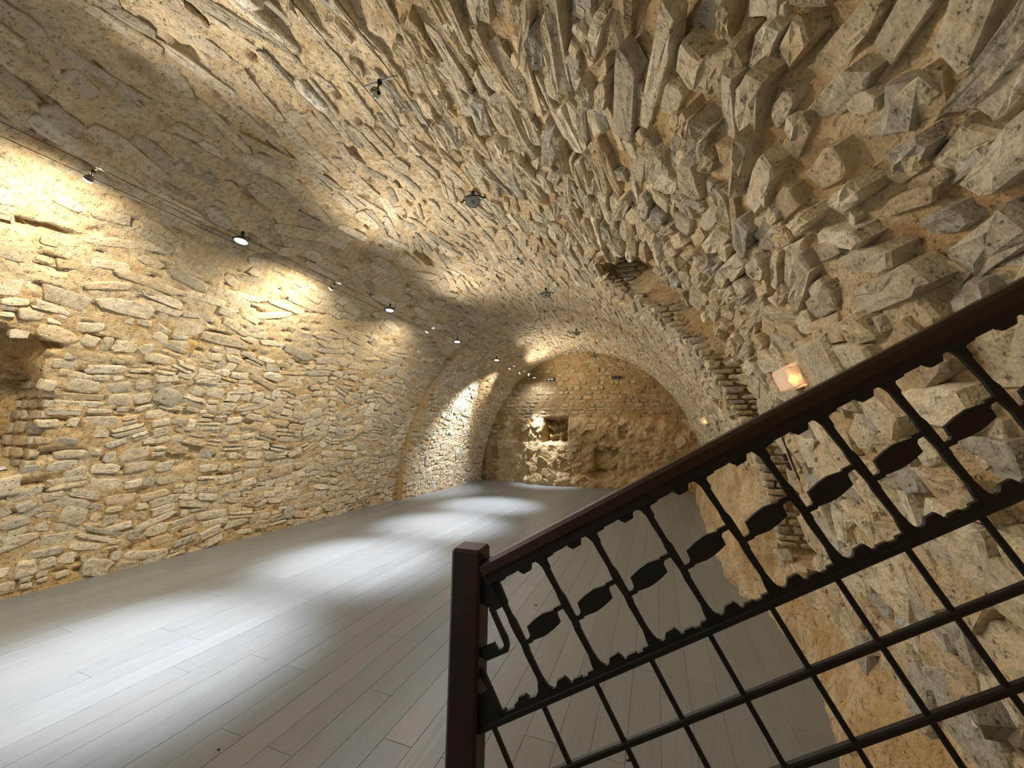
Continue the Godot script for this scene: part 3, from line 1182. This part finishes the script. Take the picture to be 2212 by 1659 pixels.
func build_lamps() -> void:
	for r in [[ROW_L, "lit lamps"], [ROW_M, "unlit lamps"]]:
		for sg in [-1.0, 1.0]:
			var side := "left wall" if sg < 0.0 else "right wall"
			var o := thing("lamp_cable", "thin steel cable carrying the %s, strand nearer the %s" % [r[1], side], "cable", Vector3(r[0] + sg * 0.085, CABLE_Y, 0))
			part("strand", tube([Vector3(0, 0, Z_BEHIND - 0.1), Vector3(0, -0.01, -5.4), Vector3(0, 0, Z_END + 0.1)], 0.0022, 6), M.wire, o)
	# hangers from the vault
	for h in [[ROW_M, -5.35], [ROW_L, -7.1]]:
		for sg in [-1.0, 1.0]:
			var x: float = h[0] + sg * 0.085
			var top := 4.03 * sqrt(1.0 - pow((x - C0) / 3.25, 2.0))
			var o := thing("hanger_wire", "thin vertical wire hanging the %s cables, strand towards the %s" % ["unlit" if h[0] == ROW_M else "lit", "left wall" if sg < 0.0 else "right wall"], "wire", Vector3(x, CABLE_Y, h[1]))
			part("strand", tube([Vector3(0, -0.01, 0), Vector3(0, top - CABLE_Y + 0.04, 0)], 0.0018, 6), M.wire, o)
	# white lamps shining down, counted from the end wall
	var white := [-11.40, -8.35, -6.40, -4.40, -2.30, -0.30, 1.75, 3.80, 5.60]  # the unseen ones behind the camera are added for more bounce light
	for k in white.size():
		disc_lamp(Vector3(ROW_L, CABLE_Y, white[k]), Vector3(0.03, -1, 0.13) if k > 0 else Vector3(0.10, -1, -0.10), true, "%s white glowing downlight from the end wall on the lit cables" % ordinal(k), "white downlights on the lit cables")
	# warm lamps turned to the wall
	var warm := [
		[-10.65, Vector3(0.85, 0.50, -0.15), 2.4, 84.0, "small warm spotlight turned up to the vault near the end wall"],
		[-10.15, Vector3(-0.8, -0.55, 0.25), 3.0, 40.0, "small warm spotlight on the lit cables just before the upturned one"],
		[-9.33, Vector3(-0.8, -0.92, 0.02), 19.0, 32.0, "small spotlight on the lit cables washing the far bay of the left wall white"],
		[-5.43, Vector3(-1, -1.15, -0.1), WARM_ENERGY * 0.5, 78.0, "small warm wall spotlight on the lit cables just before the step in the vault"],
		[-3.39, Vector3(-1, -0.88, -0.05), WARM_ENERGY, 78.0, "small warm wall spotlight between the two nearer white downlights on the lit cables"],
		[-1.31, Vector3(-1, -0.88, 0.0), WARM_ENERGY, 78.0, "small warm wall spotlight above the wall niche on the lit cables"],
		[0.72, Vector3(-1, -0.88, 0.0), WARM_ENERGY, 78.0, "added unseen small warm wall spotlight on the lit cables beside the stairs"],  # from here on unseen lamps behind the camera, added to raise the bounce
		[2.75, Vector3(-1, -0.88, 0.0), WARM_ENERGY, 78.0, "added unseen small warm wall spotlight on the lit cables behind the stairs"],
		[4.80, Vector3(-1, -0.88, 0.0), WARM_ENERGY, 78.0, "last added unseen small warm wall spotlight on the lit cables behind the stairs"],
	]
	for k in warm.size():
		bar_lamp(Vector3(ROW_L, CABLE_Y, warm[k][0]), warm[k][1], true, warm[k][4], "small warm spotlights on the lit cables", warm[k][2], WHITE_LAMP if k == 2 else WARM_LAMP, warm[k][3])
	# unlit row
	var off := [-8.5, -6.41, -4.44, -2.40]
	for k in off.size():
		disc_lamp(Vector3(ROW_M, CABLE_Y, off[k]), Vector3(0.12, -1, 0.22), false, "%s unlit round spotlight from the end wall on the unlit cables" % ordinal(k), "unlit round spotlights")
	var bars := [-10.4, -3.41, -1.37]
	var bl := ["small unlit crossbar spotlight nearest the end wall on the unlit cables", "small unlit crossbar spotlight between two round ones on the unlit cables", "small unlit spotlight on a bright steel crossbar above the stairs"]
	for k in bars.size():
		bar_lamp(Vector3(ROW_M, CABLE_Y, bars[k]), [Vector3(0.2, -1, 0.2), Vector3(0.9, -0.5, 0.4), Vector3(-0.7, 0.5, -0.3)][k], false, bl[k], "small unlit spotlights")
	# black boxes where the cables end
	for x in [-3.02, -1.05]:
		var o := thing("cable_transformer", "black twin box at the %s cable end on the end wall" % ("lit" if x < -2.0 else "unlit"), "transformer", Vector3(x, 3.19, Z_END + 0.06))
		part("case", box(Vector3(0.24, 0.085, 0.10), 0.008), M.black_plastic, o)
		for sg in [-1.0, 1.0]:
			part("knob", lathe([Vector2(0.026, 0.0), Vector2(0.024, 0.012), Vector2(0.0005, 0.014)], 16), M.chrome, o, Transform3D(Basis(Vector3.RIGHT, PI / 2), Vector3(sg * 0.055, 0, 0.05)))
		part("bracket", box(Vector3(0.05, 0.05, 0.06), 0.004), M.dark_metal, o, Transform3D(Basis.IDENTITY, Vector3(0, 0.0, -0.06)))


# ------------------------------------------------------------------ fittings on the right wall
func wall_frame(y: float, z: float) -> Transform3D:
	var th := PI - asin(y / crown(z))
	var n := inward(th, z)
	var up := Vector3(-n.y, n.x, 0) * (1.0 if n.x > 0.0 else -1.0)
	if up.y < 0.0:
		up = -up
	return Transform3D(Basis(up.cross(n), up, n), vault_point(th, z))


func build_emergency_lights() -> void:
	for d in [[1.86, -2.24, "white box emergency light with amber bulb on the wall above the railing"], [1.80, -6.9, "distant small emergency light glowing amber beyond the arched slot"]]:
		var t := wall_frame(d[0], d[1])
		t.origin += t.basis.z * 0.03
		var o := thing("emergency_light", d[2], "emergency light", Vector3.ZERO)
		o.transform = t
		part("base", box(Vector3(0.245, 0.125, 0.045), 0.008), M.white_plastic, o, Transform3D(Basis.IDENTITY, Vector3(0, 0, 0.0)))
		part("cover", box(Vector3(0.235, 0.115, 0.06), 0.012), M.cover, o, Transform3D(Basis.IDENTITY, Vector3(0, 0, 0.052)))
		part("reflector_plate", box(Vector3(0.10, 0.09, 0.004), 0.001), M.white_plastic, o, Transform3D(Basis(Vector3.UP, 0.25), Vector3(0.01, 0, 0.028)))
		part("bulb", lathe([Vector2(0.0005, 0.014), Vector2(0.008, 0.010), Vector2(0.011, 0.0), Vector2(0.008, -0.010), Vector2(0.0005, -0.014)], 14), M.amber_glow, o, Transform3D(Basis.IDENTITY, Vector3(0.0, -0.012, 0.048)))
		var l := OmniLight3D.new()
		l.name = "bulb_light"
		o.add_child(l, true)
		l.position = Vector3(0.0, -0.012, 0.048)
		l.light_color = Color(1.0, 0.78, 0.52)
		l.light_energy = 0.008
		l.omni_range = 10.0
		l.omni_attenuation = 2.0
		l.light_size = 0.01
		l.shadow_enabled = true


func build_socket() -> void:
	var t := wall_frame(1.40, -3.07)
	t.origin += t.basis.z * 0.035
	var o := thing("wall_switch", "pair of dark red switches with conduit under the emergency light", "switch")
	o.transform = t
	part("back_plate", box(Vector3(0.058, 0.125, 0.02), 0.003), M.white_plastic, o)
	for sg in [-1.0, 1.0]:
		part("rocker", box(Vector3(0.05, 0.052, 0.02), 0.004), M.switch_red, o, Transform3D(Basis.IDENTITY, Vector3(0, sg * 0.029, 0.012)))
	part("conduit", tube([Vector3(0.048, -0.12, 0.0), Vector3(0.048, 0.10, 0.0), Vector3(0.050, 0.20, 0.0)], 0.005, 8), M.wire, o)


# ------------------------------------------------------------------ railing
const R_A := Vector3(-0.4841, 1.1269, -0.9269)
const R_U := Vector3(0.8623, 0.5028, -0.0605)
const R_W := Vector3(0.5016, -0.8644, -0.0352)
const CELL := 0.135


func rail_poly(pts: Array, c0: float) -> PackedVector2Array:
	var out := PackedVector2Array()
	for p in pts:
		out.append(Vector2((p[0] + c0) * CELL, p[1]))
	return out


func post_c(v: float) -> float:
	# where the vertical post cuts a line at v
	return (-0.408 - R_A.x - v * R_W.x) / (R_U.x * CELL)


func wall_c(v: float) -> float:
	return minf(10.95, (0.90 - R_A.x - v * R_W.x) / (R_U.x * CELL))


func build_railing() -> void:
	var nn := R_U.cross(R_W).normalized()
	if nn.z < 0.0:
		nn = -nn
	var o := thing("stair_railing", "black iron stair railing with dark wooden newel post and handrail", "railing")
	# newel post with chamfered head
	var px := -0.4445
	var pz := -0.942
	part("newel_post", box(Vector3(0.076, 1.262, 0.076), 0.007), M.post, o, Transform3D(Basis(Vector3.UP, 0.07), Vector3(px, 0.631, pz)))
	# handrail: from the post to the wall
	var c1 := wall_c(-0.04)
	var rail := Buf.new()
	var len := (c1 - 0.78) * CELL
	var mid := R_A + R_U * (0.78 * CELL + len * 0.5) + R_W * -0.0345
	add_box(rail, Transform3D(Basis(R_U, -R_W, R_U.cross(-R_W)), mid), Vector3(len, 0.036, 0.050), 0.008)
	part("handrail", rail.mesh(), M.rail, o)
	var bar := Buf.new()
	add_box(bar, Transform3D(Basis(R_U, -R_W, R_U.cross(-R_W)), mid + R_W * 0.026), Vector3(len, 0.020, 0.030), 0.001)
	part("top_bar", bar.mesh(), M.iron, o)
	var t := 0.009
	# ornamental band: notched plates between the bars
	for c in range(1, 11):
		var cf := float(c)
		# stepped upright
		var up := [[cf - 0.15, -0.012], [cf - 0.02, -0.012], [cf - 0.02, 0.028], [cf - 0.045, 0.032], [cf - 0.045, 0.085], [cf - 0.02, 0.098], [cf - 0.02, 0.166], [cf - 0.035, 0.17], [cf - 0.035, 0.222], [cf - 0.015, 0.243], [cf - 0.015, 0.275], [cf - 0.17, 0.275], [cf - 0.155, 0.245], [cf - 0.125, 0.225], [cf - 0.14, 0.17], [cf - 0.125, 0.15], [cf - 0.15, 0.121], [cf - 0.15, 0.098], [cf - 0.135, 0.08], [cf - 0.15, 0.04]]
		var b := Buf.new()
		plate(b, rail_poly(up, 0.0), R_A, R_U, R_W, nn, t)
		part("upright", b.mesh(), M.iron, o)
		if cf > 9.6:
			continue
		# notched fringe under the handrail
		var fr := [[-0.02, -0.012], [0.86, -0.012], [0.85, 0.022], [0.815, 0.008], [0.76, 0.0005], [0.70, 0.003], [0.665, 0.011], [0.645, 0.015], [0.49, 0.016], [0.44, 0.008], [0.42, 0.001], [0.385, 0.001], [0.37, 0.004], [0.14, 0.004], [0.13, 0.007], [0.0, 0.008], [-0.02, 0.012]]
		b = Buf.new()
		plate(b, rail_poly(fr, cf), R_A, R_U, R_W, nn, t)
		part("fringe", b.mesh(), M.iron, o)
		# slanted plate between two uprights
		var mp := [[0.119, 0.121], [0.30, 0.114], [0.473, 0.110], [0.682, 0.1135], [0.70, 0.110], [0.87, 0.110], [0.87, 0.119], [0.74, 0.120], [0.705, 0.125], [0.69, 0.143], [0.543, 0.149], [0.40, 0.153], [0.311, 0.154], [0.12, 0.152], [0.10, 0.155], [-0.03, 0.155], [-0.03, 0.146], [0.06, 0.145], [0.10, 0.140]]
		b = Buf.new()
		plate(b, rail_poly(mp, cf), R_A, R_U, R_W, nn, t)
		part("slanted_plate", b.mesh(), M.iron, o)
		# notched fringe over the lower bar
		var lf := [[-0.03, 0.275], [-0.03, 0.236], [0.005, 0.251], [0.06, 0.2585], [0.12, 0.2575], [0.155, 0.252], [0.18, 0.247], [0.33, 0.245], [0.365, 0.253], [0.385, 0.261], [0.44, 0.2605], [0.45, 0.257], [0.60, 0.257], [0.61, 0.261], [0.72, 0.261], [0.73, 0.256], [0.86, 0.256], [0.86, 0.275]]
		b = Buf.new()
		plate(b, rail_poly(lf, cf), R_A, R_U, R_W, nn, t)
		part("fringe", b.mesh(), M.iron, o)
	# the cut cell beside the post
	var stub := Buf.new()
	plate(stub, rail_poly([[0.70, -0.012], [1.0, -0.012], [1.0, 0.02], [0.98, 0.058], [0.70, 0.060], [0.66, 0.052], [0.60, 0.045], [0.52, 0.03]], 0.0), R_A, R_U, R_W, nn, t)
	part("end_plate", stub.mesh(), M.iron, o)
	var hook := Buf.new()
	plate(hook, rail_poly([[0.61, 0.05], [0.70, 0.05], [0.69, 0.10], [0.70, 0.125], [0.665, 0.142], [0.60, 0.152], [0.17, 0.150], [0.05, 0.13], [0.10, 0.120], [0.428, 0.122], [0.44, 0.137], [0.52, 0.142], [0.59, 0.134], [0.60, 0.10]], 0.0), R_A, R_U, R_W, nn, t)
	part("hook_plate", hook.mesh(), M.iron, o)
	var foot_plate := Buf.new()
	plate(foot_plate, rail_poly([[0.0, 0.155], [0.03, 0.165], [0.035, 0.21], [0.03, 0.275], [-0.55, 0.275], [-0.42, 0.240], [-0.30, 0.215], [-0.06, 0.207], [-0.08, 0.17], [-0.06, 0.155]], 0.0), R_A, R_U, R_W, nn, t)
	part("end_plate", foot_plate.mesh(), M.iron, o)
	var low := Buf.new()
	plate(low, rail_poly([[-0.03, 0.275], [-0.03, 0.256], [0.10, 0.256], [0.12, 0.262], [0.28, 0.262], [0.30, 0.256], [0.40, 0.252], [0.42, 0.246], [0.56, 0.246], [0.60, 0.256], [0.72, 0.2585], [0.80, 0.25], [0.85, 0.236], [0.86, 0.275]], 0.0), R_A, R_U, R_W, nn, t)
	part("fringe", low.mesh(), M.iron, o)
	# lower lattice: long bars and thin bars
	var vs := [0.2765, 0.4075, 0.5395, 0.6715, 0.8035]
	for k in vs.size():
		var v: float = vs[k]
		var a := post_c(v) - 0.05
		var e := wall_c(v)
		var b := Buf.new()
		add_box(b, Transform3D(Basis(R_U, -R_W, R_U.cross(-R_W)), R_A + R_U * ((a + e) * 0.5 * CELL) + R_W * v), Vector3((e - a) * CELL, 0.0145, 0.0145), 0.003)
		part("long_bar", b.mesh(), M.iron, o)
	for c in range(-3, 11):
		var cc := c - 0.235
		var v0 := 0.2765
		var v1 := 0.8035
		if cc < post_c(v0):
			v0 = (-0.408 - R_A.x - cc * CELL * R_U.x) / R_W.x
		if v0 > 0.7:
			continue
		var b := Buf.new()
		var slant := -0.035
		var p0 := R_A + R_U * (cc * CELL) + R_W * v0
		var p1 := R_A + R_U * ((cc + slant * (v1 - v0) / 0.26) * CELL) + R_W * v1
		var yv := (p0 - p1).normalized()
		add_box(b, Transform3D(Basis(yv.cross(nn), yv, nn), (p0 + p1) * 0.5), Vector3(0.0105, (p1 - p0).length(), 0.0105), 0.002)
		part("thin_bar", b.mesh(), M.iron, o)


func build_small_things() -> void:
	# a pale sheet on the sill of the niche
	var o := thing("paper_sheet", "crumpled white sheet lying on the sill of the wall niche", "paper", Vector3(-5.46, 1.125, -1.72))
	var b := Buf.new()
	var n := 7
	for j in n:
		for k in n:
			var h := 0.012 + 0.022 * absf(n_high.get_noise_2d(j * 0.21, k * 0.23 + 3.0)) + (0.02 if (j + k) % 3 == 0 else 0.0)
			b.v.append(Vector3((j - 3.0) * 0.030, h, (k - 3.0) * 0.034))
	for j in n:
		for k in n:
			var u: Vector3 = b.v[mini(j + 1, n - 1) * n + k] - b.v[maxi(j - 1, 0) * n + k]
			var v: Vector3 = b.v[j * n + mini(k + 1, n - 1)] - b.v[j * n + maxi(k - 1, 0)]
			b.n.append(v.cross(u).normalized())
	for j in n - 1:
		for k in n - 1:
			var a := j * n + k
			b.i.append_array([a, a + n, a + 1, a + 1, a + n, a + n + 1])
	part("sheet", b.mesh(), plain("white paper", Color(0.88, 0.88, 0.92), 0.8), o)
	# crumbs of mortar and a twig on the floor
	var crumbs := [[Vector3(-0.155, 0.0, -2.16), 0.02, "small dark twig on the floor behind the railing"], [Vector3(-2.02, 0.0, -1.50), 0.008, "tiny dark crumb on the floor nearer the bright pools"], [Vector3(-1.05, 0.0, -3.62), 0.014, "small dark chip on the floor beside the newel post"]]
	for c in crumbs:
		var t := thing("floor_crumb", c[2], "debris", c[0])
		var r: float = c[1]
		part("chip", lathe([Vector2(0.0005, 0.006), Vector2(0.004, 0.005), Vector2(0.006, 0.002), Vector2(0.005, 0.0)], 7), M.post, t, Transform3D(Basis(Vector3.UP, 0.5).scaled_local(Vector3(r / 0.006, 1.0, 1.0)), Vector3.ZERO))
